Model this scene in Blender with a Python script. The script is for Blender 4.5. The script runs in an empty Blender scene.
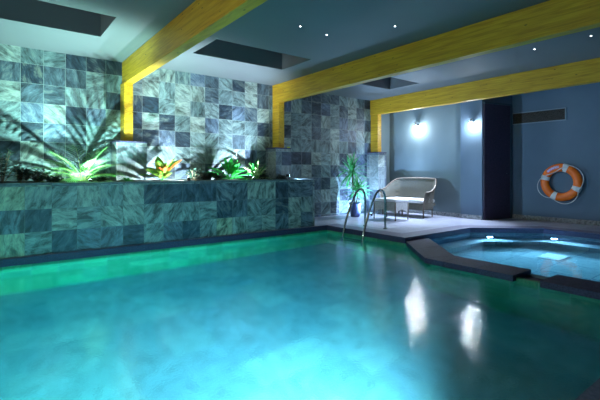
import bpy, bmesh, math, random
from mathutils import Vector, Matrix, noise
R = math.radians
col = bpy.context.scene.collection
rnd = random.Random(7)

# ------------------------------------------------------------------ helpers
def obj(name, bm, m, parent=None, smooth=False):
    me = bpy.data.meshes.new(name); bm.to_mesh(me); bm.free()
    if smooth:
        for p in me.polygons: p.use_smooth = True
    o = bpy.data.objects.new(name, me); col.objects.link(o)
    for mm in (m if isinstance(m, (list, tuple)) else [m]): me.materials.append(mm)
    if parent is not None:
        o.parent = parent
        o.matrix_parent_inverse = Matrix.Identity(4)
        me.transform(Matrix.Translation(-Vector(parent.location)) if parent.type == 'EMPTY' else Matrix.Identity(4))
    return o
def tag(o, label=None, cat=None, group=None, kind=None):
    if label: o['label'] = label
    if cat: o['category'] = cat
    if group: o['group'] = group
    if kind: o['kind'] = kind
    return o
def thing(name, label, cat, loc=(0, 0, 0), group=None):
    o = bpy.data.objects.new(name, None); col.objects.link(o); o.location = loc
    o.empty_display_size = .1
    return tag(o, label, cat, group)
def struct(name, bm, m, label=None, smooth=False):
    return tag(obj(name, bm, m, None, smooth), label, None, None, 'structure')
def setmi(bm, n0, mi):
    if mi:
        bm.faces.ensure_lookup_table()
        for f in bm.faces[n0:]: f.material_index = mi
def box(bm, x0, x1, y0, y1, z0, z1, bev=0, mi=0):
    n0 = len(bm.faces)
    vs = [bm.verts.new((x, y, z)) for x in (x0, x1) for y in (y0, y1) for z in (z0, z1)]
    q = [(0, 1, 3, 2), (4, 6, 7, 5), (0, 4, 5, 1), (2, 3, 7, 6), (0, 2, 6, 4), (1, 5, 7, 3)]
    fs = [bm.faces.new([vs[i] for i in f]) for f in q]
    if bev:
        es = set(e for f in fs for e in f.edges)
        bmesh.ops.bevel(bm, geom=list(es), offset=bev, segments=2, profile=.5, affect='EDGES', clamp_overlap=True)
    setmi(bm, n0, mi)
    return bm
def prism(bm, pts, z0, z1, bev=0):
    """vertical prism over a 2D polygon"""
    a = [bm.verts.new((x, y, z0)) for x, y in pts]; b = [bm.verts.new((x, y, z1)) for x, y in pts]
    n = len(pts); fs = [bm.faces.new(a[::-1]), bm.faces.new(b)]
    for i in range(n): fs.append(bm.faces.new((a[i], a[(i+1) % n], b[(i+1) % n], b[i])))
    bmesh.ops.recalc_face_normals(bm, faces=fs)
    if bev:
        es = set(e for f in fs for e in f.edges)
        bmesh.ops.bevel(bm, geom=list(es), offset=bev, segments=2, profile=.5, affect='EDGES', clamp_overlap=True)
    return bm
def tube(bm, pts, r, n=10, cap=True, mi=0):
    n0 = len(bm.faces)
    pts = [Vector(p) for p in pts]; rings = []
    rs = r if isinstance(r, (list, tuple)) else [r]*len(pts)
    prev = None
    for i, p in enumerate(pts):
        t = (pts[min(i+1, len(pts)-1)] - pts[max(i-1, 0)]).normalized()
        if prev is None:
            up = Vector((0, 0, 1)) if abs(t.z) < .9 else Vector((1, 0, 0))
            a = t.cross(up).normalized()
        else:
            a = (prev - t*prev.dot(t)).normalized()
        prev = a; b = t.cross(a)
        rings.append([bm.verts.new(p + (a*math.cos(k*2*math.pi/n) + b*math.sin(k*2*math.pi/n))*rs[i]) for k in range(n)])
    for i in range(len(rings)-1):
        for k in range(n):
            bm.faces.new((rings[i][k], rings[i][(k+1) % n], rings[i+1][(k+1) % n], rings[i+1][k]))
    if cap:
        bm.faces.new(rings[0][::-1]); bm.faces.new(rings[-1])
    setmi(bm, n0, mi)
    return bm
def lathe(bm, prof, c, n=24):
    rings = []
    for r, z in prof:
        rings.append([bm.verts.new((c[0]+r*math.cos(k*2*math.pi/n), c[1]+r*math.sin(k*2*math.pi/n), c[2]+z)) for k in range(n)])
    for i in range(len(rings)-1):
        for k in range(n): bm.faces.new((rings[i][k], rings[i][(k+1) % n], rings[i+1][(k+1) % n], rings[i+1][k]))
    bm.faces.new(rings[0][::-1]); bm.faces.new(rings[-1])
    return bm
def spline(pts, k=8):
    pts = [Vector(p) for p in pts]; P = [pts[0]*2-pts[1]] + pts + [pts[-1]*2-pts[-2]]; out = []
    for i in range(1, len(P)-2):
        for j in range(k):
            t = j/k; a, b, c, d = P[i-1], P[i], P[i+1], P[i+2]
            out.append(.5*((2*b)+(c-a)*t+(2*a-5*b+4*c-d)*t*t+(3*b-a-3*c+d)*t**3))
    out.append(pts[-1]); return out

# ------------------------------------------------------------------ materials
def mat(name):
    m = bpy.data.materials.new(name); m.use_nodes = True
    nt = m.node_tree; b = nt.nodes['Principled BSDF']
    return m, nt, b
def N(nt, t, **kw):
    n = nt.nodes.new(t)
    for k, v in kw.items(): setattr(n, k, v)
    return n
def ramp(nt, stops, interp='LINEAR'):
    r = N(nt, 'ShaderNodeValToRGB'); r.color_ramp.interpolation = interp
    e = r.color_ramp.elements
    e[0].position, e[0].color = stops[0][0], (*stops[0][1], 1)
    e[1].position, e[1].color = stops[1][0], (*stops[1][1], 1)
    for p, c in stops[2:]:
        x = e.new(p); x.color = (*c, 1)
    return r
def M(nt, op, a, b=None, c=None):
    n = N(nt, 'ShaderNodeMath', operation=op)
    for i, v in enumerate((a, b, c)):
        if v is None: continue
        if isinstance(v, (int, float)): n.inputs[i].default_value = v
        else: nt.links.new(v, n.inputs[i])
    return n.outputs[0]
def plain(name, c, rough=.5, metal=0, nscale=0, namt=.15, bump=0, spec=.5):
    m, nt, b = mat(name)
    b.inputs['Roughness'].default_value = rough; b.inputs['Metallic'].default_value = metal
    b.inputs['Specular IOR Level'].default_value = spec
    if nscale:
        tc = N(nt, 'ShaderNodeTexCoord'); nz = N(nt, 'ShaderNodeTexNoise')
        nz.inputs['Scale'].default_value = nscale; nz.inputs['Detail'].default_value = 6
        nt.links.new(tc.outputs['Object'], nz.inputs['Vector'])
        r = ramp(nt, [(.3, tuple(x*(1-namt) for x in c)), (.7, tuple(min(1, x*(1+namt)) for x in c))])
        nt.links.new(nz.outputs['Fac'], r.inputs[0]); nt.links.new(r.outputs[0], b.inputs['Base Color'])
        if bump:
            bp = N(nt, 'ShaderNodeBump'); bp.inputs['Strength'].default_value = bump; bp.inputs['Distance'].default_value = .01
            nt.links.new(nz.outputs['Fac'], bp.inputs['Height']); nt.links.new(bp.outputs[0], b.inputs['Normal'])
    else: b.inputs['Base Color'].default_value = (*c, 1)
    return m
def emis(name, c, s):
    m, nt, b = mat(name)
    b.inputs['Base Color'].default_value = (*c, 1)
    b.inputs['Emission Color'].default_value = (*c, 1); b.inputs['Emission Strength'].default_value = s
    return m
def slate(name, pitch, u0x, u0y, v0, stops, seed=0., rough=.45, horiz=False, grout=(.30, .36, .35), gw=.005, contrast=1.0, bump=.35):
    """natural slate tiles in a grid; u runs along the wall, v up (or x / y on a floor)"""
    m, nt, b = mat(name); L = nt.links
    g = N(nt, 'ShaderNodeNewGeometry'); p = N(nt, 'ShaderNodeSeparateXYZ'); L.new(g.outputs['Position'], p.inputs[0])
    nn = N(nt, 'ShaderNodeSeparateXYZ'); L.new(g.outputs['True Normal'], nn.inputs[0])
    if horiz:
        u = M(nt, 'SUBTRACT', p.outputs[0], u0x); v = M(nt, 'SUBTRACT', p.outputs[1], u0y); side = M(nt, 'MULTIPLY', 0, 0)
    else:
        side = M(nt, 'GREATER_THAN', M(nt, 'ABSOLUTE', nn.outputs[0]), .5)
        ux = M(nt, 'SUBTRACT', p.outputs[0], u0x); uy = M(nt, 'SUBTRACT', p.outputs[1], u0y)
        u = M(nt, 'ADD', M(nt, 'MULTIPLY', ux, M(nt, 'SUBTRACT', 1, side)), M(nt, 'MULTIPLY', uy, side))
        v = M(nt, 'SUBTRACT', p.outputs[2], v0)
    us = M(nt, 'DIVIDE', u, pitch); vs = M(nt, 'DIVIDE', v, pitch)
    iu = M(nt, 'FLOOR', us); iv = M(nt, 'FLOOR', vs); fu = M(nt, 'FRACT', us); fv = M(nt, 'FRACT', vs)
    cid = N(nt, 'ShaderNodeCombineXYZ'); L.new(iu, cid.inputs[0]); L.new(iv, cid.inputs[1])
    L.new(M(nt, 'ADD', M(nt, 'MULTIPLY', side, 31.7), seed), cid.inputs[2])
    wn = N(nt, 'ShaderNodeTexWhiteNoise'); wn.noise_dimensions = '3D'; L.new(cid.outputs[0], wn.inputs[0])
    wc = N(nt, 'ShaderNodeSeparateColor'); L.new(wn.outputs['Color'], wc.inputs[0])
    # per tile rotated, offset veins
    uv = N(nt, 'ShaderNodeCombineXYZ'); L.new(u, uv.inputs[0]); L.new(v, uv.inputs[1])
    rot = N(nt, 'ShaderNodeVectorRotate'); rot.rotation_type = 'Z_AXIS'
    L.new(uv.outputs[0], rot.inputs['Vector']); L.new(M(nt, 'MULTIPLY', wc.outputs[1], 6.28), rot.inputs['Angle'])
    off = N(nt, 'ShaderNodeVectorMath', operation='MULTIPLY_ADD')
    L.new(wn.outputs['Color'], off.inputs[0]); off.inputs[1].default_value = (40, 40, 40)
    sc = N(nt, 'ShaderNodeVectorMath', operation='MULTIPLY'); L.new(rot.outputs[0], sc.inputs[0]); sc.inputs[1].default_value = (1, 2.6, 1)
    L.new(sc.outputs[0], off.inputs[2])
    n1 = N(nt, 'ShaderNodeTexNoise'); n1.inputs['Scale'].default_value = 4.5; n1.inputs['Detail'].default_value = 9
    n1.inputs['Roughness'].default_value = .68; n1.inputs['Distortion'].default_value = .55
    L.new(off.outputs[0], n1.inputs['Vector'])
    n2 = N(nt, 'ShaderNodeTexNoise'); n2.inputs['Scale'].default_value = 16; n2.inputs['Detail'].default_value = 6; n2.inputs['Distortion'].default_value = .9
    L.new(off.outputs[0], n2.inputs['Vector'])
    base = ramp(nt, stops, 'CONSTANT'); L.new(wc.outputs[0], base.inputs[0])
    tone = M(nt, 'ADD', M(nt, 'MULTIPLY', M(nt, 'SUBTRACT', n1.outputs['Fac'], .5), 3.2*contrast), 1)
    tone = M(nt, 'MULTIPLY', tone, M(nt, 'ADD', M(nt, 'MULTIPLY', n2.outputs['Fac'], .7), .65))
    tone = M(nt, 'MAXIMUM', tone, .25)
    mul = N(nt, 'ShaderNodeVectorMath', operation='SCALE'); L.new(base.outputs[0], mul.inputs[0]); L.new(tone, mul.inputs['Scale'])
    # warm green patches
    mx = N(nt, 'ShaderNodeMix', data_type='RGBA'); 
    gr = ramp(nt, [(.52, (0, 0, 0)), (.72, (1, 1, 1))]); L.new(n1.outputs['Fac'], gr.inputs[0])
    L.new(M(nt, 'MULTIPLY', M(nt, 'MULTIPLY', gr.outputs[0], wc.outputs[2]), .55), mx.inputs['Factor'])
    L.new(mul.outputs[0], mx.inputs['A']); mx.inputs['B'].default_value = (.34, .36, .22, 1)
    # grout
    h = gw/pitch/2
    du = M(nt, 'MINIMUM', fu, M(nt, 'SUBTRACT', 1, fu)); dv = M(nt, 'MINIMUM', fv, M(nt, 'SUBTRACT', 1, fv))
    gm = M(nt, 'LESS_THAN', M(nt, 'MINIMUM', du, dv), h)
    mg = N(nt, 'ShaderNodeMix', data_type='RGBA'); L.new(gm, mg.inputs['Factor']); L.new(mx.outputs['Result'], mg.inputs['A'])
    mg.inputs['B'].default_value = (*grout, 1)
    L.new(mg.outputs['Result'], b.inputs['Base Color']); b.inputs['Roughness'].default_value = rough
    bp = N(nt, 'ShaderNodeBump'); bp.inputs['Strength'].default_value = bump; bp.inputs['Distance'].default_value = .012
    L.new(M(nt, 'SUBTRACT', M(nt, 'ADD', n1.outputs['Fac'], M(nt, 'MULTIPLY', n2.outputs['Fac'], .3)), M(nt, 'MULTIPLY', gm, .3)), bp.inputs['Height'])
    L.new(bp.outputs[0], b.inputs['Normal'])
    return m
ST = [(0, (.03, .05, .075)), (.14, (.075, .11, .14)), (.30, (.13, .19, .20)), (.50, (.18, .25, .26)), (.70, (.25, .31, .29)), (.88, (.10, .145, .21))]
slate_wall = slate('slate_wall_tiles', .30, .345, 7.48, .05, ST, 3.3, contrast=1.5)
slate_planter = slate('slate_planter_tiles', .297, .334, 6.27, 0, [(0, (.045, .075, .115)), (.22, (.11, .16, .21)), (.42, (.19, .26, .27)), (.66, (.28, .36, .34)), (.88, (.34, .40, .30))], 12.6, contrast=1.9, grout=(.16, .21, .21), gw=.004)
slate_ped = slate('slate_pedestal_tiles', .297, .15, 7.10, .03, [(0, (.06, .08, .11)), (.3, (.14, .18, .20)), (.6, (.20, .24, .23)), (.8, (.25, .28, .26))], 5.2)
def wood():
    m, nt, b = mat('yellow_glulam_pine'); L = nt.links
    g = N(nt, 'ShaderNodeNewGeometry')
    mp = N(nt, 'ShaderNodeVectorMath', operation='MULTIPLY'); L.new(g.outputs['Position'], mp.inputs[0]); mp.inputs[1].default_value = (6, .9, 16)
    nz = N(nt, 'ShaderNodeTexNoise'); nz.inputs['Scale'].default_value = 2.2; nz.inputs['Detail'].default_value = 7; nz.inputs['Distortion'].default_value = .8
    L.new(mp.outputs[0], nz.inputs['Vector'])
    r = ramp(nt, [(.28, (.44, .22, .010)), (.5, (.60, .33, .016)), (.72, (.72, .43, .026))]); L.new(nz.outputs['Fac'], r.inputs[0])
    mp2 = N(nt, 'ShaderNodeVectorMath', operation='MULTIPLY'); L.new(g.outputs['Position'], mp2.inputs[0]); mp2.inputs[1].default_value = (5, 2.6, 7)
    vo = N(nt, 'ShaderNodeTexVoronoi'); vo.inputs['Scale'].default_value = 1.7; L.new(mp2.outputs[0], vo.inputs['Vector'])
    k = ramp(nt, [(.045, (1, 1, 1)), (.10, (0, 0, 0))]); L.new(vo.outputs['Distance'], k.inputs[0])
    mx = N(nt, 'ShaderNodeMix', data_type='RGBA'); L.new(k.outputs[0], mx.inputs['Factor']); L.new(r.outputs[0], mx.inputs['A']); mx.inputs['B'].default_value = (.09, .05, .008, 1)
    L.new(mx.outputs['Result'], b.inputs['Base Color']); b.inputs['Roughness'].default_value = .5
    return m
wood_m = wood()
ceil_m = plain('matt_grey_ceiling', (.15, .168, .18), .65, nscale=1.2, namt=.04)
skyl_m = plain('dark_rooflight_lining', (.17, .165, .18), .7)
alc_m = plain('blue_grey_alcove_paint', (.16, .225, .255), .8, nscale=2, namt=.05)
pier_m = plain('slate_blue_wall_paint', (.11, .175, .25), .75, nscale=2, namt=.06)
door_m = plain('aubergine_door_paint', (.045, .035, .07), .6, nscale=30, namt=.3)
dtrim_m = plain('teal_door_frame', (.04, .09, .13), .5)
far_m = plain('unseen_wall_paint', (.13, .15, .17), .8)
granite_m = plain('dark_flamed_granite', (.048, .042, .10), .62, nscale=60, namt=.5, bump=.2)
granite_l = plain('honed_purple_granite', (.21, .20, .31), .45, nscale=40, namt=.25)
def deckmat():
    return slate('pale_deck_stone', .45, .1, .2, 0, [(0, (.38, .39, .50)), (.4, (.43, .44, .55)), (.7, (.47, .48, .58))], 2.2, rough=.38, horiz=True, grout=(.34, .34, .4), gw=.005, contrast=.15, bump=.06)
deck_m = deckmat()
pool_floor_m = slate('pale_pool_floor_slate', .42, .1, .3, 0, [(0, (.34, .44, .54)), (.3, (.42, .50, .58)), (.6, (.48, .55, .62)), (.85, (.38, .47, .58))], 4.4, rough=.7, horiz=True, grout=(.34, .42, .5), gw=.008, contrast=.6, bump=0)
pool_wall_m = slate('green_pool_wall_slate', .30, .1, .1, 0, [(0, (.06, .30, .15)), (.5, (.09, .40, .21)), (.8, (.07, .34, .20))], 1.4, rough=.7, grout=(.2, .36, .3), contrast=.3, bump=0)
spa_floor_m = slate('pale_spa_floor_slate', .60, .2, .1, 0, [(0, (.30, .44, .46)), (.5, (.38, .52, .52))], 6.4, rough=.7, horiz=True, grout=(.16, .26, .3), gw=.012, contrast=.25, bump=0)
chrome = plain('brushed_steel', (.62, .66, .66), .18, 1)
black_m = plain('black_metal', (.006, .006, .008), .4)
white_cush = plain('white_cushion_fabric', (.80, .80, .82), .85, nscale=90, namt=.05)
soil_m = plain('dark_planter_soil', (.022, .026, .02), .95, nscale=30, namt=.6, bump=.8)
orange_m = plain('orange_ring_shell', (1, .17, .004), .45, nscale=12, namt=.12)
band_m = plain('white_reflective_band', (.75, .78, .80), .4)
rope_m = plain('white_rope', (.72, .75, .78), .8)
def wicker(name, c, holes=.35):
    m, nt, b = mat(name); L = nt.links
    g = N(nt, 'ShaderNodeNewGeometry'); p = N(nt, 'ShaderNodeSeparateXYZ'); L.new(g.outputs['Position'], p.inputs[0])
    h = M(nt, 'ADD', p.outputs[0], p.outputs[1])
    a = M(nt, 'SINE', M(nt, 'MULTIPLY', h, 210)); c2 = M(nt, 'SINE', M(nt, 'MULTIPLY', p.outputs[2], 260))
    w = M(nt, 'MULTIPLY', a, c2)
    nz = N(nt, 'ShaderNodeTexNoise'); nz.inputs['Scale'].default_value = 26; L.new(g.outputs['Position'], nz.inputs['Vector'])
    r = ramp(nt, [(0, tuple(x*.55 for x in c)), (1, c)]); L.new(M(nt, 'ADD', M(nt, 'MULTIPLY', w, .4), nz.outputs['Fac']), r.inputs[0])
    L.new(r.outputs[0], b.inputs['Base Color']); b.inputs['Roughness'].default_value = .6
    bp = N(nt, 'ShaderNodeBump'); bp.inputs['Strength'].default_value = .5; bp.inputs['Distance'].default_value = .004
    L.new(w, bp.inputs['Height']); L.new(bp.outputs[0], b.inputs['Normal'])
    if holes:
        L.new(M(nt, 'SUBTRACT', 1, M(nt, 'GREATER_THAN', w, 1-holes*1.2)), b.inputs['Alpha'])
    return m
wick_m = wicker('grey_brown_wicker_weave', (.17, .155, .12), .45)
wick_lit = wicker('wicker_weave_painted_lit', (.74, .74, .72), 0)  # paler copy of the wicker, light on the footstool put into its colour
wick_d = plain('wicker_frame_cane', (.16, .12, .09), .5, nscale=40, namt=.3)
pot_m = plain('glazed_blue_pot', (.10, .14, .32), .3, nscale=6, namt=.2)
def leafm(name, c1, c2, scale=14, rough=.4, trans=.3):
    m, nt, b = mat(name); L = nt.links
    tc = N(nt, 'ShaderNodeTexCoord'); nz = N(nt, 'ShaderNodeTexNoise'); nz.inputs['Scale'].default_value = scale
    nz.inputs['Detail'].default_value = 4; L.new(tc.outputs['Object'], nz.inputs['Vector'])
    r = ramp(nt, [(.38, c1), (.62, c2)]); L.new(nz.outputs['Fac'], r.inputs[0]); L.new(r.outputs[0], b.inputs['Base Color'])
    b.inputs['Roughness'].default_value = rough
    out = nt.nodes['Material Output']; tr = N(nt, 'ShaderNodeBsdfTranslucent'); L.new(r.outputs[0], tr.inputs['Color'])
    ms = N(nt, 'ShaderNodeMixShader'); ms.inputs[0].default_value = trans
    L.new(b.outputs[0], ms.inputs[1]); L.new(tr.outputs[0], ms.inputs[2]); L.new(ms.outputs[0], out.inputs['Surface'])
    return m
palm_m = leafm('palm_leaf', (.07, .24, .07), (.24, .42, .16), 8, trans=.3)
green_m = leafm('bright_green_leaf', (.01, .20, .025), (.03, .38, .05), 10)
dark_m = leafm('dark_leaf', (.012, .03, .022), (.03, .07, .05), 9, trans=.1)
cordy_m = leafm('mottled_lime_leaf', (.03, .20, .02), (.30, .42, .05), 13)
red_m = leafm('orange_red_leaf', (.75, .10, .03), (.95, .24, .08), 9, trans=.45)
var_m = leafm('pale_edged_leaf', (.10, .38, .05), (.70, .80, .45), 16)
drac_m = leafm('dracaena_leaf', (.03, .32, .08), (.14, .52, .22), 10)
white_fl = plain('white_spathe', (.85, .88, .84), .5)
trunk_m = plain('brown_cane_stem', (.16, .11, .06), .8, nscale=20, namt=.4)

# ------------------------------------------------------------------ dimensions
XW, XE, YS, YN, ZC = -3.0, 9.70, -3.0, 7.50, 2.99
WZ, SZ = -.135, -.118        # pool water, spa water
# ------------------------------------------------------------------ floor (pool deck)
def polyfill(bm, outer, holes, z0, z1):
    """flat slab with holes"""
    for z in (z1, z0):
        es = []
        for loop in [outer]+holes:
            vs = [bm.verts.new((x, y, z)) for x, y in loop]
            es += [bm.edges.new((vs[i], vs[(i+1) % len(vs)])) for i in range(len(vs))]
        bmesh.ops.triangle_fill(bm, use_beauty=True, use_dissolve=False, edges=es)
    for loop in [outer]+holes:
        n = len(loop)
        for i in range(n):
            (xa, ya), (xb, yb) = loop[i], loop[(i+1) % n]
            bm.faces.new([bm.verts.new(c) for c in ((xa, ya, z0), (xb, yb, z0), (xb, yb, z1), (xa, ya, z1))])
    bmesh.ops.remove_doubles(bm, verts=bm.verts, dist=1e-5)
    bmesh.ops.recalc_face_normals(bm, faces=bm.faces)
    return bm
H = [(XW+.02, .74), (4.57, .74), (5.02, .74), (6.0, -.35), (7.38, -.35), (8.40, .60), (8.40, 3.35), (7.38, 4.25), (6.02, 4.25), (5.40, 4.25), (5.40, 6.20), (XW+.02, 6.20)]
def offs(poly, d):
    """offset closed CCW polygon outward by d"""
    n = len(poly); out = []
    for i in range(n):
        p0, p, p1 = Vector(poly[i-1]), Vector(poly[i]), Vector(poly[(i+1) % n])
        a = (p-p0).normalized(); b = (p1-p).normalized()
        na = Vector((a.y, -a.x)); nb = Vector((b.y, -b.x)); m_ = (na+nb).normalized()
        k = d/max(.35, m_.dot(na)); out.append((p.x+m_.x*k, p.y+m_.y*k))
    return out
inner = [q for q in H if q not in ((4.57, .82), (5.40, 4.25))] 
Hc = offs([(XW+.02, .74), (5.02, .74), (6.0, -.35), (7.38, -.35), (8.40, .60), (8.40, 3.35), (7.38, 4.25), (5.40, 4.25), (5.40, 6.20), (XW+.02, 6.20)], .34)
Hc[0] = (XW+.02, .40); Hc[-1] = (XW+.02, 6.27); Hc[-2] = (5.74, 6.27)
Hs = [(XW+.02, .74), (5.02, .74), (6.0, -.35), (7.38, -.35), (8.40, .60), (8.40, 3.35), (7.38, 4.25), (5.40, 4.25), (5.40, 6.20), (XW+.02, 6.20)]
bm = bmesh.new(); polyfill(bm, [(XW, YS), (XE, YS), (XE, YN), (XW, YN)], [Hc], -.12, 0)
tag(struct('floor', bm, deck_m), 'pale stone pool deck')
# coping strip round the water's edge: one ring of slabs, cut with joints
bm = bmesh.new(); polyfill(bm, Hc, [Hs], -.095, .0)
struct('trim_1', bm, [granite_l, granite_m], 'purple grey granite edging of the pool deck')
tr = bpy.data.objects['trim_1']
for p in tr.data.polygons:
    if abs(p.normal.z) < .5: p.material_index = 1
# ------------------------------------------------------------------ pool basin
P = [(XW+.02, .45), (4.63, .45), (4.63, 3.20), (5.46, 4.25), (5.46, 6.24), (XW+.02, 6.24)]
P = [(XW+.02, .72), (4.64, .72), (4.64, 3.25), (5.44, 4.20), (5.44, 6.23), (XW+.02, 6.23)]
PD = -1.32
bm = bmesh.new(); prism(bm, [(XW-.1, .3), (5.7, .3), (5.7, 6.4), (XW-.1, 6.4)], PD-.1, PD)
struct('floor_pool', bm, pool_floor_m, 'pale slate pool floor under water')
def walls_in(poly, t, z0, z1, name, m, label, skip=()):
    bm = bmesh.new(); o = offs(poly, t); n = len(poly)
    for i in range(n):
        if i in skip: continue
        j = (i+1) % n
        prism(bm, [poly[i], poly[j], o[j], o[i]], z0, z1)
    return struct(name, bm, m, label)
walls_in(P, .06, PD, -.10, 'wall_pool', pool_wall_m, 'green slate walls of the pool under water')
# ------------------------------------------------------------------ spa basin
S = [(5.0, .76), (6.0, -.35), (7.38, -.35), (8.40, .60), (8.40, 3.35), (7.38, 4.25), (6.03, 4.25), (5.0, 3.12)]
S = offs(S, .02); SD = -.95
bm = bmesh.new(); prism(bm, offs(S, .05), SD-.1, SD)
struct('floor_spa', bm, spa_floor_m, 'pale tiled floor of the spa pool')
walls_in(S, .06, SD, -.10, 'wall_spa', slate('blue_spa_wall_tiles', .30, .1, .1, 0, [(0, (.07, .14, .20)), (.5, (.10, .18, .25))], 1.9, rough=.6, grout=(.12, .2, .25), contrast=.4, bump=0), 'dark tiled walls of the spa pool')
# seat ledge inside the spa, along the deck side
bm = bmesh.new()
prism(bm, [(6.05, 4.24), (5.75, 3.9), (7.24, 3.9), (8.06, 3.20), (8.06, .75), (8.40, .60), (8.40, 3.35), (7.38, 4.24)], SD, -.62)
struct('trim_2', bm, spa_floor_m, 'underwater seat ledge in the spa pool')
# raised granite coping between pool and spa
def coping(name, polys, label, z0=-.13, z1=-.06):
    bm = bmesh.new()
    for q in polys: prism(bm, q, z0, z1, .004)
    o = obj(name, bm, granite_m); return tag(o, label, 'pool coping', 'granite coping between pool and spa')
def slabs(y0, y1, n, xo=4.57, xi=5.02):
    out = []
    for k in range(n):
        a = y0+(y1-y0)*k/n+.002; b = y0+(y1-y0)*(k+1)/n-.002
        out.append([(xo, a), (xi, a), (xi, b), (xo, b)])
    return out
c1 = slabs(2.13, 3.0, 2)
c1.append([(4.57, 3.003), (5.02, 3.003), (5.02, 3.12), (4.57, 3.27)])
c1.append([(4.57, 3.273), (5.02, 3.123), (5.50, 3.655), (4.98, 3.745)])
c1.append([(4.98, 3.749), (5.50, 3.659), (6.0, 4.22), (5.42, 4.245)])
coping('stone_coping', c1, 'dark granite coping bending from the deck corner to the overflow gap')
coping('stone_coping', slabs(.75, 1.86, 2), 'dark granite coping on the right side of the overflow gap')
bm = bmesh.new(); prism(bm, [(4.65, .74), (4.96, .74), (4.96, 3.10), (5.98, 4.22), (5.47, 4.22), (4.65, 3.24)], PD, -.135)
struct('wall_divider', bm, granite_m, 'low dividing wall between pool and spa')
bm = bmesh.new(); box(bm, 4.68, 4.99, 1.862, 2.128, -.134, -.124, .003)
struct('trim_3', bm, granite_m, 'dark sill of the overflow gap')
# ------------------------------------------------------------------ water
def water(name, scale, bumpd, rough, absorb, dens):
    m, nt, b = mat(name); L = nt.links; out = nt.nodes['Material Output']; nt.nodes.remove(b)
    g = N(nt, 'ShaderNodeBsdfGlass'); g.inputs['IOR'].default_value = 1.33; g.inputs['Roughness'].default_value = rough
    tc = N(nt, 'ShaderNodeNewGeometry')
    n1 = N(nt, 'ShaderNodeTexNoise'); n1.inputs['Scale'].default_value = scale; n1.inputs['Detail'].default_value = 2.5; n1.inputs['Roughness'].default_value = .6
    n2 = N(nt, 'ShaderNodeTexNoise'); n2.inputs['Scale'].default_value = scale*.12; n2.inputs['Detail'].default_value = 1
    L.new(tc.outputs['Position'], n1.inputs['Vector']); L.new(tc.outputs['Position'], n2.inputs['Vector'])
    hgt = M(nt, 'ADD', M(nt, 'MULTIPLY', n1.outputs['Fac'], .5), M(nt, 'MULTIPLY', n2.outputs['Fac'], .8))
    bp = N(nt, 'ShaderNodeBump'); bp.inputs['Strength'].default_value = 1; bp.inputs['Distance'].default_value = bumpd
    L.new(hgt, bp.inputs['Height']); L.new(bp.outputs[0], g.inputs['Normal'])
    L.new(g.outputs[0], out.inputs['Surface'])
    va = N(nt, 'ShaderNodeVolumeAbsorption'); va.inputs['Color'].default_value = (*absorb, 1); va.inputs['Density'].default_value = dens
    L.new(va.outputs[0], out.inputs['Volume'])
    return m
pool_water = water('pool_water', 44, .0034, .03, (.02, .79, .85), .50)
spa_water = water('spa_water', 10, .003, .01, (.15, .86, .92), .30)
bm = bmesh.new(); prism(bm, offs(P, .01), PD-.01, WZ)
tag(obj('pool_water', bm, pool_water), 'teal water filling the large swimming pool', 'water', None, 'stuff')
bm = bmesh.new(); prism(bm, offs(S, .01), SD-.01, SZ)
tag(obj('spa_water', bm, spa_water), 'clear blue water filling the raised spa pool', 'water', None, 'stuff')

# ------------------------------------------------------------------ walls and ceiling
bm = bmesh.new(); box(bm, XW-.2, 8.26, YN, YN+.2, 0, ZC); struct('wall_back', bm, slate_wall, 'slate tiled back wall')
bm = bmesh.new(); box(bm, 8.26, 9.9, YN, YN+.2, 0, ZC); struct('wall_back_alcove', bm, alc_m)
bm = bmesh.new(); box(bm, 8.85, 9.9, 5.30, YN, 0, ZC); struct('wall_alcove', bm, alc_m, 'blue grey alcove wall behind the sofa')
bm = bmesh.new(); prism(bm, [(8.77, 4.77), (9.70, 4.55), (9.9, 4.55), (9.9, 5.295), (8.77, 5.295)], 0, ZC); struct('wall_pier', bm, pier_m, 'darker projecting wall with a spot light')
bm = bmesh.new(); box(bm, XE, XE+.2, YS, 4.545, 0, ZC); struct('wall_right', bm, pier_m, 'blue grey wall carrying the life ring')
bm = bmesh.new(); box(bm, XW-.2, XE+.2, YS-.2, YS, 0, ZC); struct('wall_front', bm, far_m)
bm = bmesh.new(); box(bm, XW-.2, XW, YS, YN, PD-.1, ZC); struct('wall_left', bm, far_m)
def slant(x, off): return 4.77-(x-8.77)*.2366-off
def slab(bm, xa, xb, o0, o1, z0, z1): prism(bm, [(xa, slant(xa, o1)), (xb, slant(xb, o1)), (xb, slant(xb, o0)), (xa, slant(xa, o0))], z0, z1)
d = bmesh.new(); slab(d, 8.80, 9.60, .002, .03, .0, 2.62); o = struct('door_1', d, door_m, 'dark aubergine door beside the projecting wall')
d = bmesh.new(); slab(d, 9.602, 9.66, .002, .036, .0, 2.66); slab(d, 8.80, 9.60, .002, .036, 2.622, 2.66); obj('door_frame', d, dtrim_m, o)
d = bmesh.new(); tube(d, [(9.50, slant(9.5, .03), 1.05), (9.50, slant(9.5, .07), 1.05), (9.40, slant(9.4, .07), 1.05)], .009); obj('door_handle', d, chrome, o, True)
skm = plain('pale_stone_skirting', (.30, .33, .35), .6, nscale=22, namt=.55)
for nm, b_ in (('baseboard_alcove', (8.835, 8.852, 5.302, 7.49)), ('baseboard_pier', (8.755, 8.769, 4.775, 5.29)), ('baseboard_right', (9.685, 9.699, YS, 4.54))):
    bm = bmesh.new(); box(bm, *b_, 0, .095, .002); struct(nm, bm, skm)
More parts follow.
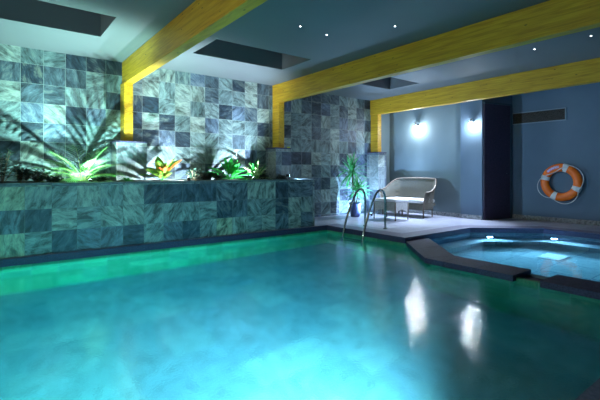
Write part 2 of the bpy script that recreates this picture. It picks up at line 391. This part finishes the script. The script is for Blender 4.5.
# ceiling slab with three rooflight openings
SK = [(-.64, 1.22, 5.35, 6.26), (2.57, 4.31, 5.36, 6.22), (5.60, 7.32, 5.38, 6.20)]
holes = [[(a, c), (b, c), (b, e), (a, e)] for a, b, c, e in SK]
bm = bmesh.new(); polyfill(bm, [(XW-.2, YS-.2), (XE+.2, YS-.2), (XE+.2, YN+.2), (XW-.2, YN+.2)], holes, ZC, ZC+.02)
struct('ceiling', bm, ceil_m, 'smooth dark grey ceiling')
for i, (a, b, c, e) in enumerate(SK):
    bm = bmesh.new(); t = .03
    box(bm, a-t, a, c-t, e+t, ZC+.021, ZC+.82); box(bm, b, b+t, c-t, e+t, ZC+.021, ZC+.82)
    box(bm, a, b, c-t, c, ZC+.021, ZC+.82); box(bm, a, b, e, e+t, ZC+.021, ZC+.82)
    w = struct('window_%d' % (i+1), bm, skyl_m, 'dark rooflight recess in the ceiling')
    bm = bmesh.new(); box(bm, a-t, b+t, c-t, e+t, ZC+.82, ZC+.84)
    obj('pane', bm, plain('night_glass', (.01, .012, .02), .08), w)

# ------------------------------------------------------------------ timber frames
for i, (x, lab) in enumerate(((1.80, 'leftmost yellow timber ceiling beam with its post, in front of the palm wall'), (4.93, 'middle and longest yellow timber ceiling beam with its post'), (8.05, 'farthest yellow timber beam, its post on the tall pedestal by the sofa'))):
    px = (1.775, 4.93, 8.07)[i]
    t = thing('timber_frame', lab, 'beam', (x+.07, 7.3, 0), 'yellow timber frames under the ceiling')
    bm = bmesh.new(); box(bm, x, x+.145, YS+.01, YN-.01, 2.60, ZC-.002, .006); obj('beam', bm, wood_m, t)
    bm = bmesh.new(); box(bm, px, px+.145, 7.24, YN-.01, 1.60, 2.60, .006); obj('post', bm, wood_m, t)

# ------------------------------------------------------------------ planter
t = thing('raised_planter', 'long raised planter clad in blue green slate tiles beside the pool', 'planter', (1.1, 6.4, 0))
bm = bmesh.new(); box(bm, XW+.01, 5.13, 6.27, 6.45, .0, .905, 0); box(bm, 4.95, 5.13, 6.45, YN-.005, .0, .905, 0); obj('tiled_wall', bm, slate_planter, t)
bm = bmesh.new()
xx = XW+.01
for k in range(9):
    box(bm, xx, xx+.905-.003, 6.25, 6.47, .906, .937, .003); xx += .908
box(bm, xx, 5.16, 6.25, 6.47, .906, .937, .003)
box(bm, 4.94, 5.16, 6.473, 7.08, .906, .937, .003)
obj('coping_slab', bm, plain('dark_slate_coping', (.12, .155, .185), .5, nscale=25, namt=.3), t)
bm = bmesh.new(); nx, ny = 120, 18
vs = [[bm.verts.new((XW+.02+(4.92-XW)*i/nx, 6.45+(YN-.01-6.45)*j/ny, .915+.03*noise.noise((i*.35, j*.5, 0))+.02*math.sin(j/ny*3.1))) for j in range(ny+1)] for i in range(nx+1)]
for i in range(nx):
    for j in range(ny): bm.faces.new((vs[i][j], vs[i+1][j], vs[i+1][j+1], vs[i][j+1]))
so = obj('planter_soil', bm, soil_m, None, True); tag(so, 'dark soil filling the raised planter', 'soil', None, 'stuff')
# pedestals
for x0, x1, z0, lab in ((1.62, 2.11, .90, 'slate tiled pedestal between the palm and the red plant'), (4.76, 5.155, .938, 'slate tiled pedestal at the right end of the raised planter'), (7.93, 8.25, .0, 'tall slate tiled pedestal on the deck behind the sofa')):
    t = thing('post_pedestal', lab, 'pedestal', ((x0+x1)/2, 7.3, z0), 'slate pedestals carrying the timber posts')
    bm = bmesh.new(); box(bm, x0, x1, 7.10, YN-.005, z0, 1.572); obj('tiled_block', bm, slate_ped, t)
    bm = bmesh.new(); box(bm, x0-.005, x1+.005, 7.095, YN-.005, 1.573, 1.598, .003); obj('cap_slab', bm, granite_m, t)
bm = bmesh.new(); box(bm, 5.07, 5.13, 7.10, 7.13, 1.599, 1.625, .006)
tag(obj('sponge_block', bm, plain('yellow_foam', (.75, .80, .08), .9, nscale=60)), 'small yellow block on the middle pedestal edge', 'block')

# ------------------------------------------------------------------ plants
def leaf(bm, base, d, L, w, droop=.3, roll=0, n=6, mi=0, fold=.15, tipw=0.0, wavy=0.0):
    """one curved blade from base along d"""
    d = Vector(d).normalized(); up = Vector((0, 0, 1))
    s = d.cross(up)
    s = s.normalized() if s.length > .05 else Vector((1, 0, 0))
    nrm = s.cross(d).normalized()
    if roll:
        q = Matrix.Rotation(roll, 3, d); s = q @ s; nrm = q @ nrm
    p = Vector(base); dd = d.copy(); rows = []
    for i in range(n+1):
        t = i/n; ww = w*(math.sin(math.pi*min(1, (t*.93+.05)))**.75)
        if i == n: ww = .001
        off = nrm*(-fold*ww)
        wv = nrm*(wavy*w*math.sin(t*9))
        rows.append((bm.verts.new(p + s*ww/2 - off + wv), bm.verts.new(p), bm.verts.new(p - s*ww/2 - off - wv)))
        dd = (dd + Vector((0, 0, -droop/n))).normalized(); p = p + dd*(L/n)
    n0 = len(bm.faces)
    for i in range(n):
        a, b = rows[i], rows[i+1]
        bm.faces.new((a[0], a[1], b[1], b[0])); bm.faces.new((a[1], a[2], b[2], b[1]))
    setmi(bm, n0, mi)
def dirv(az, el): return Vector((math.cos(az)*math.cos(el), math.sin(az)*math.cos(el), math.sin(el)))
# palm
def palm(c, label):
    t = thing('areca_palm', label, 'palm', c)
    lf = bmesh.new(); st = bmesh.new(); rr = random.Random(5)
    fr = [(-10, 22, .62), (15, 50, .66), (172, 20, .66), (150, 44, .70), (200, 40, .60), (-40, 38, .52), (235, 30, .50), (100, 74, .66), (40, 66, .72), (140, 64, .72), (-70, 62, .50), (190, 62, .66), (-15, 72, .62), (265, 45, .42), (5, 36, .66), (178, 34, .62), (28, 60, .6), (155, 56, .62), (-30, 55, .5), (215, 50, .5)]
    for k, (az, el, L) in enumerate(fr):
        L *= .93; p = Vector(c) + Vector((rr.uniform(-.04, .04), rr.uniform(-.03, .03), 0)); d = dirv(R(az), R(el))
        pts = [p.copy()]; n = 14
        for i in range(n):
            d = (d + Vector((0, 0, -.062))).normalized(); p = p + d*L/n; pts.append(p.copy())
        tube(st, pts, [.006*(1-.75*i/n) for i in range(n+1)], 5)
        for i in range(3, n+1):
            tt = (pts[i]-pts[i-1]).normalized(); s = tt.cross(Vector((0, 0, 1))).normalized()
            for sg in (-1, 1):
                l = .20*math.sin(math.pi*(.2+.74*(i-2)/n))+.04
                leaf(lf, pts[i], tt*.8 + s*sg*.8 + Vector((0, 0, .10)), l, .020, .5, 0, 3)
    obj('fronds', lf, palm_m, t); obj('stems', st, leafm('palm_stem', (.30, .38, .08), (.42, .48, .16)), t, True)
palm((1.10, 6.99, .925), 'bright uplit areca palm with feathery fronds in the planter')
def shrub(name, c, label, cat, m, ns, hh, spread, lw, seed, group=None):
    t = thing(name, label, cat, c, group); rr = random.Random(seed); lf = bmesh.new(); st = bmesh.new()
    for k in range(ns):
        az = k*2.399+rr.uniform(-.4, .4); f = rr.uniform(.35, 1) if k else 1.0
        e = Vector(c)+Vector((math.cos(az)*spread*f, math.sin(az)*spread*f*.7, hh*(1.15-.7*f*rr.random())))
        b = Vector(c)+Vector((math.cos(az)*.02, math.sin(az)*.02, -.01)); mid = (b+e)/2+Vector((0, 0, hh*.12))
        pts = spline([b, mid, e], 4); tube(st, pts, .0035, 5)
        for q, p in enumerate(pts[2:]):
            for sg in (0, 1):
                leaf(lf, p, dirv(az+(1 if sg else -1)*rr.uniform(.6, 1.6)+q, R(rr.uniform(-5, 50))), lw*2.6*rr.uniform(.7, 1.2), lw*rr.uniform(.8, 1.2), .5, rr.uniform(-.5, .5), 4)
    obj('leaves', lf, m, t); obj('stems', st, trunk_m, t, True)
    return t
# bushy low plants
def bush(name, c, label, cat, m, n, L, w, elr, droop=.35, seed=1, group=None, stems=True, mi2=None, stemh=.0, tilt=(0, 0), part='leaves'):
    t = thing(name, label, cat, c, group); rr = random.Random(seed)
    lf = bmesh.new(); st = bmesh.new()
    for k in range(n):
        az = k*2.399+rr.uniform(-.3, .3); el = R(rr.uniform(*elr)); d = dirv(az, el) + Vector((tilt[0], tilt[1], 0))
        base = Vector(c) + Vector((0, 0, stemh*rr.uniform(.1, 1)))
        if stems:
            q = base + d.normalized()*L*.35; tube(st, [c, (Vector(c)+q)/2+Vector((0, 0, .02)), q], .003, 5); b = q
        else: b = base + Vector((rr.uniform(-.02, .02), rr.uniform(-.02, .02), 0))
        leaf(lf, b, d, L*rr.uniform(.7, 1.1), w*rr.uniform(.8, 1.15), droop, rr.uniform(-.4, .4), 6)
    obj(part, lf, m, t)
    if stems: obj('stems', st, trunk_m if m is dark_m else green_m, t, True)
    else: st.free()
    return t
# croton with one upright orange leaf
c = (2.30, 6.90, .92)
t = bush('croton_plant', c, 'low plant with mottled lime leaves and orange red centre', 'plant', cordy_m, 15, .33, .14, (18, 74), .5, 5)
lf = bmesh.new(); leaf(lf, (2.36, 6.78, 1.10), (.72, -.30, .60), .30, .085, -.1, .5, 8)
for k in range(7): leaf(lf, (2.30, 6.80, 1.08), dirv(k*.9, R(40)), .15, .055, .3, .2, 5)
tag(obj('red_leaves', lf, red_m, t), 'orange red leaves')
# peace lily
c = (3.58, 6.92, .92)
t = bush('peace_lily', c, 'bright green broad leaved plant with one white flower', 'plant', green_m, 24, .37, .11, (12, 72), .5, 9)
lf = bmesh.new(); leaf(lf, (3.63, 6.78, 1.33), (.2, -.2, .9), .13, .06, .1, .4, 6); obj('flower', lf, white_fl, t)
lf = bmesh.new(); tube(lf, [(3.59, 6.84, .95), (3.61, 6.80, 1.14), (3.63, 6.78, 1.335)], .005, 6); obj('flower_stalk', lf, green_m, t, True)
bush('spider_plant', (4.12, 6.82, .92), 'arching pale edged strap leaves beside the middle pedestal', 'plant', var_m, 26, .42, .042, (25, 80), 1.1, 11, stems=False)
bush('upright_fern', (4.16, 6.97, .92), 'dark green upright leaves behind the pale edged plant', 'plant', green_m, 12, .46, .09, (55, 85), .3, 15, stems=False)
# small dark plants
G = 'small dark plants in the raised planter'
darks = [((.10, 6.70, .92), .17, 16, .26, 'dark plant furthest left in the planter, twigs rising above the slab'),
         ((.32, 6.62, .92), .13, 15, .10, 'second dark low plant from the left end of the planter'),
         ((.52, 6.74, .92), .13, 14, .06, 'third dark low plant from the left, next to the palm'),
         ((.68, 6.60, .92), .09, 10, .03, 'small dark sprig directly left of the palm'),
         ((1.27, 6.60, .92), .08, 9, .02, 'small sprig directly right of the palm base'),
         ((2.80, 6.72, .92), .11, 16, .12, 'dark small leaved plant right of the red leaved plant'),
         ((3.0, 6.68, .92), .11, 18, .05, 'dark low plant midway between red leaved plant and white flower'),
         ((3.2, 6.60, .92), .10, 16, .05, 'dark low plant touching the left of the white flowered plant'),
         ((4.25, 6.78, .92), .10, 12, .02, 'dark low plant in front of the middle pedestal'),
         ((4.62, 6.70, .92), .08, 12, .01, 'last dark low plant at the right end of the planter')]
for i, (c, L, n, sh, lab) in enumerate(darks):
    shrub('dark_shrub', c, lab, 'plant', dark_m, n, L*.75+sh, L*1.25, .028, 20+i, G)
bush('ground_cover', (1.66, 6.62, .92), 'small green ground cover below the left pedestal', 'plant', green_m, 22, .09, .03, (5, 50), .3, 41)
# dracaena in pot
c = (6.98, 6.98, 0)
t = thing('potted_dracaena', 'green spiky leaved plant in a blue pot by the slate wall', 'plant', c)
bm = bmesh.new(); lathe(bm, [(.10, 0), (.115, .02), (.135, .30), (.15, .31), (.15, .345), (.125, .345), (.12, .30)], c, 28); obj('pot', bm, pot_m, t, True)
bm = bmesh.new(); lathe(bm, [(.05, .29), (.121, .30), (.118, .315), (.05, .32)], c, 20); obj('pot_soil', bm, soil_m, t)
bm = bmesh.new(); tube(bm, [(6.97, 6.98, .30), (6.90, 6.97, .7), (6.84, 6.95, 1.08)], .014, 8); tube(bm, [(7.0, 6.98, .30), (7.06, 6.97, .48), (7.08, 6.96, .62)], .012, 8)
obj('stem', bm, trunk_m, t, True)
lf = bmesh.new(); rr = random.Random(8)
for (bc, n, L, er) in (((6.84, 6.95, 1.08), 60, .44, (-40, 82)), ((7.04, 6.96, .60), 44, .40, (-10, 75)), ((6.96, 6.94, .66), 20, .26, (-30, 50))):
    for k in range(n):
        d = dirv(k*2.399, R(rr.uniform(*er)))
        if d.y > 0: d.y *= .6
        leaf(lf, Vector(bc)+Vector((0, 0, rr.uniform(-.08, .05))), d, L*rr.uniform(.8, 1.15), .046, .75, rr.uniform(-.3, .3), 6)
obj('leaves', lf, drac_m, t)

# ------------------------------------------------------------------ wicker sofa
t = thing('wicker_sofa', 'grey brown wicker two seat sofa with curved arms and white cushion', 'sofa', (8.25, 6.35, 0))
Y0, Y1, XF, XB = 5.74, 6.99, 7.96, 8.50
path = [((XF, Y0), .60), ((XF+.10, Y0-.03), .62), ((XF+.24, Y0-.02), .68), ((XF+.36, Y0+.02), .80), ((XF+.47, Y0+.09), .89), ((XB, Y0+.22), .915),
        ((XB+.02, (Y0+Y1)/2), .925), ((XB, Y1-.22), .915), ((XF+.47, Y1-.09), .89), ((XF+.36, Y1-.02), .80), ((XF+.24, Y1+.02), .68), ((XF+.10, Y1+.03), .62), ((XF, Y1), .60)]
pp = spline([(a[0], a[1], z) for a, z in path], 7)
bm = bmesh.new(); cx, cy = 8.1, 6.31; rows = []
for p in pp:
    o_ = Vector((p.x-cx, (p.y-cy)*.6, 0)).normalized(); colm = []
    for k in range(9):
        f = k/8; z = .20 + (p.z-.20)*f; fl = .07*f*f
        colm.append((Vector((p.x, p.y, z)) + o_*(fl-.0), Vector((p.x, p.y, z)) + o_*(fl+.022)))
    rows.append(colm)
va = [[bm.verts.new(a) for a, b in r] for r in rows]; vb = [[bm.verts.new(b) for a, b in r] for r in rows]
for i in range(len(rows)-1):
    for k in range(8):
        bm.faces.new((va[i][k], va[i+1][k], va[i+1][k+1], va[i][k+1])); bm.faces.new((vb[i][k], vb[i][k+1], vb[i+1][k+1], vb[i+1][k]))
    bm.faces.new((va[i][8], va[i+1][8], vb[i+1][8], vb[i][8])); bm.faces.new((va[i][0], vb[i][0], vb[i+1][0], va[i+1][0]))
for i in (0, -1):
    for k in range(8): bm.faces.new((va[i][k], va[i][k+1], vb[i][k+1], vb[i][k]))
bmesh.ops.recalc_face_normals(bm, faces=bm.faces)
obj('wicker_shell', bm, wick_m, t, True)
bm = bmesh.new(); tube(bm, [(r[8][0]+r[8][1])/2 for r in rows], .020, 8); obj('rim', bm, wick_d, t, True)
for i in (0, -1):
    bm = bmesh.new(); tube(bm, [(rows[i][k][0]+rows[i][k][1])/2 for k in range(9)], .017, 8); obj('arm_front', bm, wick_d, t, True)
bm = bmesh.new(); box(bm, XF+.01, XB-.02, Y0+.03, Y1-.03, .27, .33, .01); obj('seat', bm, wick_m, t)
bm = bmesh.new(); box(bm, XF-.005, XF+.015, Y0+.02, Y1-.02, .18, .335, .004); obj('apron', bm, wick_m, t)
bm = bmesh.new(); box(bm, XF-.02, XB-.04, Y0+.035, Y1-.035, .34, .43, .03); obj('seat_cushion', bm, white_cush, t, True)
for x, y in ((XF+.01, Y0+.01), (XF+.01, Y1-.01), (XB-.03, Y0+.12), (XB-.03, Y1-.12), (XF+.01, (Y0+Y1)/2)):
    bm = bmesh.new(); tube(bm, [(x, y, 0), (x, y, .30)], [.016, .02], 8); obj('leg', bm, wick_d, t, True)
# footstool
t = thing('wicker_footstool', 'wicker footstool painted pale as if lit, with white cushion in front of the sofa', 'footstool', (7.28, 6.13, 0))
a, b, c, e = 7.06, 7.50, 5.82, 6.44
bm = bmesh.new()
def archside(bm, p0, p1, th, ztop=.40, zs=.12, za=.24):
    n = 14; d = (Vector(p1)-Vector(p0)); nn = Vector((-d.y, d.x)).normalized()*th; pr = None
    for i in range(n+1):
        f = i/n; q = Vector(p0)+d*f; zb = zs+(za-zs)*math.sin(math.pi*f)**.6
        cur = [bm.verts.new((q.x, q.y, zb)), bm.verts.new((q.x, q.y, ztop)), bm.verts.new((q.x+nn.x, q.y+nn.y, ztop)), bm.verts.new((q.x+nn.x, q.y+nn.y, zb))]
        if pr:
            for k in range(4): bm.faces.new((pr[k], cur[k], cur[(k+1) % 4], pr[(k+1) % 4]))
        else: bm.faces.new(cur)
        pr = cur
    bm.faces.new(pr[::-1])
for p0, p1 in (((a, c), (a, e)), ((b, e), (b, c)), ((b, c), (a, c)), ((a, e), (b, e))): archside(bm, p0, p1, -.018)
bmesh.ops.recalc_face_normals(bm, faces=bm.faces)
obj('wicker_skirt', bm, wick_lit, t)
bm = bmesh.new(); box(bm, a+.005, b-.005, c+.005, e-.005, .385, .405, .004); obj('top_panel', bm, wick_m, t)
bm = bmesh.new(); box(bm, a-.015, b+.015, c-.015, e+.015, .407, .475, .026); obj('seat_cushion', bm, white_cush, t, True)
for x, y in ((a, c), (a, e), (b, c), (b, e)):
    bm = bmesh.new(); tube(bm, [(x, y, 0), (x, y, .40)], [.013, .016], 8); obj('leg', bm, wick_d, t, True)

# ------------------------------------------------------------------ pool ladder (two rails, treads)
t = thing('pool_ladder', 'chrome pool ladder with two arched handrails on the pool edge', 'ladder', (5.9, 5.4, 0))
for y in (5.13, 5.65):
    pts = spline([(5.30, y, -.75), (5.31, y, -.35), (5.36, y, 0), (5.50, y, .36), (5.64, y, .62), (5.74, y, .72), (5.84, y, .73), (5.91, y, .65), (5.93, y, .5), (5.93, y, .25), (5.93, y, .0)], 7)
    bm = bmesh.new(); tube(bm, pts, .022, 12); r_ = obj('handrail', bm, chrome, t, True)
    bm = bmesh.new(); lathe(bm, [(.045, .001), (.045, .008), (.03, .018), (.024, .02)], (5.93, y, 0), 18); me = obj('floor_flange', bm, chrome, None, True); me.data.transform(Matrix.Translation(-Vector(t.location))); me.parent = r_
for z in (-.30, -.55):
    bm = bmesh.new(); box(bm, 5.26, 5.34, 5.15, 5.63, z, z+.025, .005); obj('tread', bm, chrome, t)

# ------------------------------------------------------------------ life ring
lc = Vector((9.635, 3.50, .86)); t = thing('life_ring', 'orange life ring with four white bands hanging on the wall', 'life ring', tuple(lc))
RR, rr_ = .315, .085
def rp(ang, r, x=0):   # angle seen from inside the room, clockwise left = +y
    return Vector((lc.x+x, lc.y - math.cos(ang)*r, lc.z + math.sin(ang)*r))
def torus_seg(bm, a0, a1, Rr, r, sx=.62, n=40, m=16):
    full = abs(a1-a0) > 6.28; rings = []
    for i in range(n+(0 if full else 1)):
        a_ = a0+(a1-a0)*i/n
        rings.append([bm.verts.new(rp(a_, Rr+r*math.cos(k*2*math.pi/m), r*sx*math.sin(k*2*math.pi/m))) for k in range(m)])
    cnt = len(rings)
    for i in range(cnt if full else cnt-1):
        for k in range(m): bm.faces.new((rings[i][k], rings[i][(k+1) % m], rings[(i+1) % cnt][(k+1) % m], rings[(i+1) % cnt][k]))
    if not full: bm.faces.new(rings[0][::-1]); bm.faces.new(rings[-1])
    bmesh.ops.recalc_face_normals(bm, faces=bm.faces)
bm = bmesh.new(); torus_seg(bm, 0, 2*math.pi, RR, rr_, n=72); obj('ring_shell', bm, orange_m, t, True)
BA = [R(73), R(163), R(247), R(337)]
for a_ in BA:
    bm = bmesh.new(); torus_seg(bm, a_-R(8.5), a_+R(8.5), RR, rr_+.005, n=8); obj('white_band', bm, band_m, t, True)
for i in range(4):
    a0 = BA[i]; a1 = BA[(i+1) % 4] + (2*math.pi if i == 3 else 0); pts = []
    for k in range(25):
        f = k/24; a_ = a0+(a1-a0)*f; s = math.sin(math.pi*f)
        if i == 0: r = RR+.03-s*.115      # this rope has fallen inside the ring
        elif i == 3: r = RR+.06+s*.07
        else: r = RR+.05+s*.10
        q = rp(a_, r, -.065 if i == 0 else -.05); pts.append(q)
    bm = bmesh.new(); tube(bm, pts, .008, 8); obj('grab_rope', bm, rope_m, t, True)
# printed label: worn lilac lettering, only short strokes are legible
bm = bmesh.new()
def strip(bm, a0, a1, r0, r1, mi=0, lift=.0):
    n0 = len(bm.faces); pr = None
    for i in range(9):
        a_ = a0+(a1-a0)*i/8; cur = []
        for r in (r0, r1):
            z = math.sqrt(max(0, 1-((r-RR)/rr_)**2))*rr_*.62
            cur.append(bm.verts.new(rp(a_, r, -z-.003-lift)))
        if pr: bm.faces.new((pr[0], cur[0], cur[1], pr[1]))
        pr = cur
    setmi(bm, n0, mi)
strip(bm, R(93), R(138), RR-.012, RR+.042)
k = 94.5
for i, w in enumerate((3.5, 2, 4, 3, 4, 3, 4, 3, 3, 3.5)):
    strip(bm, R(k), R(k+w*.3), RR-.005, RR+.035, 1, .002); strip(bm, R(k), R(k+w), RR+(.028 if i % 2 else -.003), RR+(.036 if i % 2 else .006), 1, .002)
    strip(bm, R(k+w*.7), R(k+w), RR-.005 if i % 3 else RR+.012, RR+.035, 1, .002); k += w+1
obj('printed_label', bm, [plain('lilac_print', (.50, .22, .55), .5), plain('pale_print', (.78, .74, .92), .5)], t)
bm = bmesh.new(); tube(bm, [(9.698, 3.46, 1.10), (9.60, 3.46, 1.10), (9.585, 3.46, 1.13)], .008, 8); obj('wall_hook', bm, chrome, t, True)
# ------------------------------------------------------------------ vent
t = thing('air_vent', 'long dark rectangular air vent high on the right wall', 'vent', (9.69, 3.98, 2.31))
bm = bmesh.new(); y0, y1, z0, z1, w = 3.42, 4.54, 2.18, 2.45, .018
box(bm, 9.675, 9.698, y0, y1, z0, z0+w); box(bm, 9.675, 9.698, y0, y1, z1-w, z1); box(bm, 9.675, 9.698, y0, y0+w, z0+w, z1-w); box(bm, 9.675, 9.698, y1-w, y1, z0+w, z1-w)
obj('frame', bm, plain('blue_grey_vent_frame', (.22, .29, .36), .5), t)
bm = bmesh.new()
box(bm, 9.694, 9.698, y0+w, y1-w, z0+w, z1-w)
for k in range(9):
    z = z0+w+.012+k*.026; box(bm, 9.680, 9.693, y0+w, y1-w, z, z+.006)
obj('louvre', bm, black_m, t)

# ------------------------------------------------------------------ lights and fixtures
def light(kind, name, loc, e, c, parent=None, **kw):
    ld = bpy.data.lights.new(name, kind); ld.energy = e; ld.color = c
    rot = kw.pop('rot', None)
    for k, v in kw.items(): setattr(ld, k, v)
    o = bpy.data.objects.new(name, ld); col.objects.link(o); o.location = loc
    if rot is not None: o.rotation_euler = rot
    if parent:
        o.parent = parent; o.location = Vector(loc)-Vector(parent.location)
    return o
def aim(o, tgt, parent=None):
    w = Vector(o.location) + (Vector(parent.location) if parent else Vector())
    o.rotation_euler = (Vector(tgt)-w).to_track_quat('-Z', 'Y').to_euler()
def uplight(loc, tgt, e, c, label, size=165, lens=20):
    t = thing('garden_uplight', label, 'spot light', loc, 'uplights among the plants')
    d = (Vector(tgt)-Vector(loc)).normalized(); p = Vector(loc)
    bm = bmesh.new(); tube(bm, [p-d*.075, p-d*.012], .028, 14); obj('lamp_head', bm, black_m, t, True)
    bm = bmesh.new(); tube(bm, [p-d*.011, p-d*.008], .024, 14); obj('lens', bm, emis('uplight_lens', c, lens), t)
    bm = bmesh.new(); tube(bm, [p-d*.05, (p.x, p.y, p.z-.10)], .006, 6); obj('spike', bm, black_m, t)
    o = light('SPOT', 'lamp', loc, e, c, t, spot_size=R(size), spot_blend=.5, shadow_soft_size=.012); aim(o, tgt, t)
uplight((1.12, 6.46, .975), (.72, 7.5, 2.9), 420, (.50, 1, .88), 'uplight at the foot of the palm', 134)
uplight((2.58, 6.455, .985), (2.20, 7.5, 2.1), 175, (.74, .95, 1), 'uplight in front of the red leaved plant')
uplight((3.82, 6.455, .985), (3.2, 7.5, 2.3), 330, (.66, .85, 1), 'uplight in front of the white flowered plant', 125)
uplight((7.25, 6.72, .10), (7.2, 7.5, 1.9), 190, (.36, .60, 1), 'uplight on the deck by the blue pot', 172)

uplight((4.76, 6.60, 1.012), (8.8, 4.9, 1.15), 260, (.45, .72, 1), 'uplight at the right end of the raised planter', 110)

def wallspot(loc, label, e):
    t = thing('wall_spotlight', label, 'spot light', loc, 'wall spotlights shining down')
    x, y, z = loc
    bm = bmesh.new(); lathe(bm, [(.020, -.045), (.034, -.045), (.034, .045), (.03, .05)], (x, y, z), 20); obj('body', bm, plain('grey_lamp_body', (.35, .38, .42), .35, .6), t, True)
    bm = bmesh.new(); box(bm, x+.02, x+.129, y-.012, y+.012, z-.012, z+.012); obj('bracket', bm, black_m, t)
    bm = bmesh.new(); lathe(bm, [(.029, -.053), (.033, -.049), (.033, -.0455)], (x, y, z), 18); obj('bulb', bm, emis('cool_white_bulb', (.80, .92, 1), 420), t)
    light('SPOT', 'lamp', (x, y, z-.07), e, (.62, .78, 1), t, spot_size=R(74), spot_blend=.8, shadow_soft_size=.03, rot=(0, R(24), 0))
    light('POINT', 'bulb_glow', (x-.02, y, z-.08), e*.05, (.80, .90, 1), t, shadow_soft_size=.03)
wallspot((8.72, 6.52, 2.31), 'wall spotlight shining down above the sofa', 520)
wallspot((8.64, 4.96, 2.24), 'wall spotlight on the projecting wall left of the door', 380)
def fill_lamp(loc, e, label):  # added lamp, out of view, to brighten the side faces of the beams
    t = thing('added_fill_lamp', label, 'added lamp', loc, 'added fill lamps on the left end wall'); x, y, z = loc
    bm = bmesh.new(); box(bm, x-.10, x-.04, y-.06, y+.06, z-.10, z+.10, .01); obj('back_plate', bm, chrome, t)
    bm = bmesh.new(); lathe(bm, [(.04, -.10), (.075, -.08), (.075, .08), (.04, .10)], (x+.02, y, z), 24); obj('fill_lamp_shade', bm, emis('fill_lamp_glass', (1, .96, .88), 5), t, True)
    light('SPOT', 'lamp', (x+.11, y, z), e, (.95, .96, .95), t, spot_size=R(120), spot_blend=1, shadow_soft_size=.08, rot=(0, R(-90), 0))
fill_lamp((XW+.10, 3.4, 1.5), 210, 'round fill lamp added on the left end wall, out of view')
# ceiling starlights
SL = [(3.2, 4.2), (3.69, 4.24), (4.18, 3.45), (6.68, 2.79), (6.65, 2.04)]
for i, (x, y) in enumerate(SL):
    lab = ['leftmost tiny ceiling light, near the rooflight edge', 'second tiny ceiling light from the left', 'tiny ceiling light closest above the middle beam', 'tiny ceiling light between the middle and far beams, left one', 'tiny ceiling light between the middle and far beams, right one'][i]
    t = thing('ceiling_downlight', lab, 'ceiling light', (x, y, ZC-.012), 'tiny ceiling downlights')
    bm = bmesh.new(); lathe(bm, [(.014, 0), (.016, 0), (.018, .006), (.018, .0119)], (x, y, ZC-.012), 16); obj('bezel', bm, chrome, t, True)
    bm = bmesh.new(); lathe(bm, [(.007, -.003), (.010, 0), (.010, .002)], (x, y, ZC-.0125), 12); obj('lens', bm, emis('pin_light', (.9, .95, 1), 14), t)
# underwater pool lights, in the near wall and at the left
def poollight(loc, tgt, e, c, label, group, r=.11, glow=12, size=110):
    t = thing('underwater_light', label, 'pool light', loc, group)
    p = Vector(loc); d = (Vector(tgt)-p); d.z = 0; d.normalize()
    bm = bmesh.new(); tube(bm, [p-d*.035, p-d*.02], r+.02, 24); obj('bezel', bm, chrome, t, True)
    bm = bmesh.new(); tube(bm, [p-d*.019, p-d*.012], r, 24); obj('lens', bm, emis('pool_lens', c, glow), t, True)
    o = light('SPOT', 'lamp', p, e, c, t, spot_size=R(size), spot_blend=1, shadow_soft_size=r*.8); aim(o, tgt, t)
PG = 'underwater lights on the near pool wall'
poollight((-1.1, .80, -.46), (.4, 6.2, -.50), 1900, (.42, 1, .80), 'round underwater light on the near side wall of the pool', PG, .11, 12, 78)
poollight((1.55, .80, -.36), (2.1, 4.3, -1.32), 2300, (.78, .93, 1), 'round underwater light on the near side wall of the pool', PG, .11, 12, 92)
SG = 'underwater lights on the far spa wall'
poollight((7.62, 3.985, -.46), (6.1, 2.2, -.95), 230, (.32, .62, 1), 'left underwater light on the far spa wall', SG, .05, 60, 140)
poollight((8.365, 3.15, -.46), (6.4, 2.0, -.95), 230, (.32, .62, 1), 'right underwater light on the far spa wall', SG, .05, 60, 140)
# drain cover on the spa floor
bm = bmesh.new(); box(bm, 6.95, 7.40, 2.55, 2.88, SD+.002, SD+.022, .005)
tag(obj('drain_cover', bm, plain('white_drain_cover', (.95, .97, .97), .4)), 'white rectangular drain cover on the spa floor', 'drain cover')

# ------------------------------------------------------------------ world, camera
w = bpy.data.worlds.new('World'); bpy.context.scene.world = w; w.use_nodes = True
w.node_tree.nodes['Background'].inputs[0].default_value = (.02, .03, .05, 1); w.node_tree.nodes['Background'].inputs[1].default_value = .3
cd = bpy.data.cameras.new('Camera'); cam = bpy.data.objects.new('Camera', cd); col.objects.link(cam)
cam.location = (0, 0, 1.08); cam.rotation_euler = (R(90), 0, R(52.75-90))
cd.sensor_width = 36; cd.lens = 405/600*36; cd.shift_y = -28/600; cd.clip_start = .05
bpy.context.scene.camera = cam
sc = bpy.context.scene
sc.view_settings.view_transform = 'Standard'; sc.view_settings.look = 'None'; sc.view_settings.gamma = 1; sc.view_settings.exposure = .12
sc.view_settings.use_curve_mapping = False
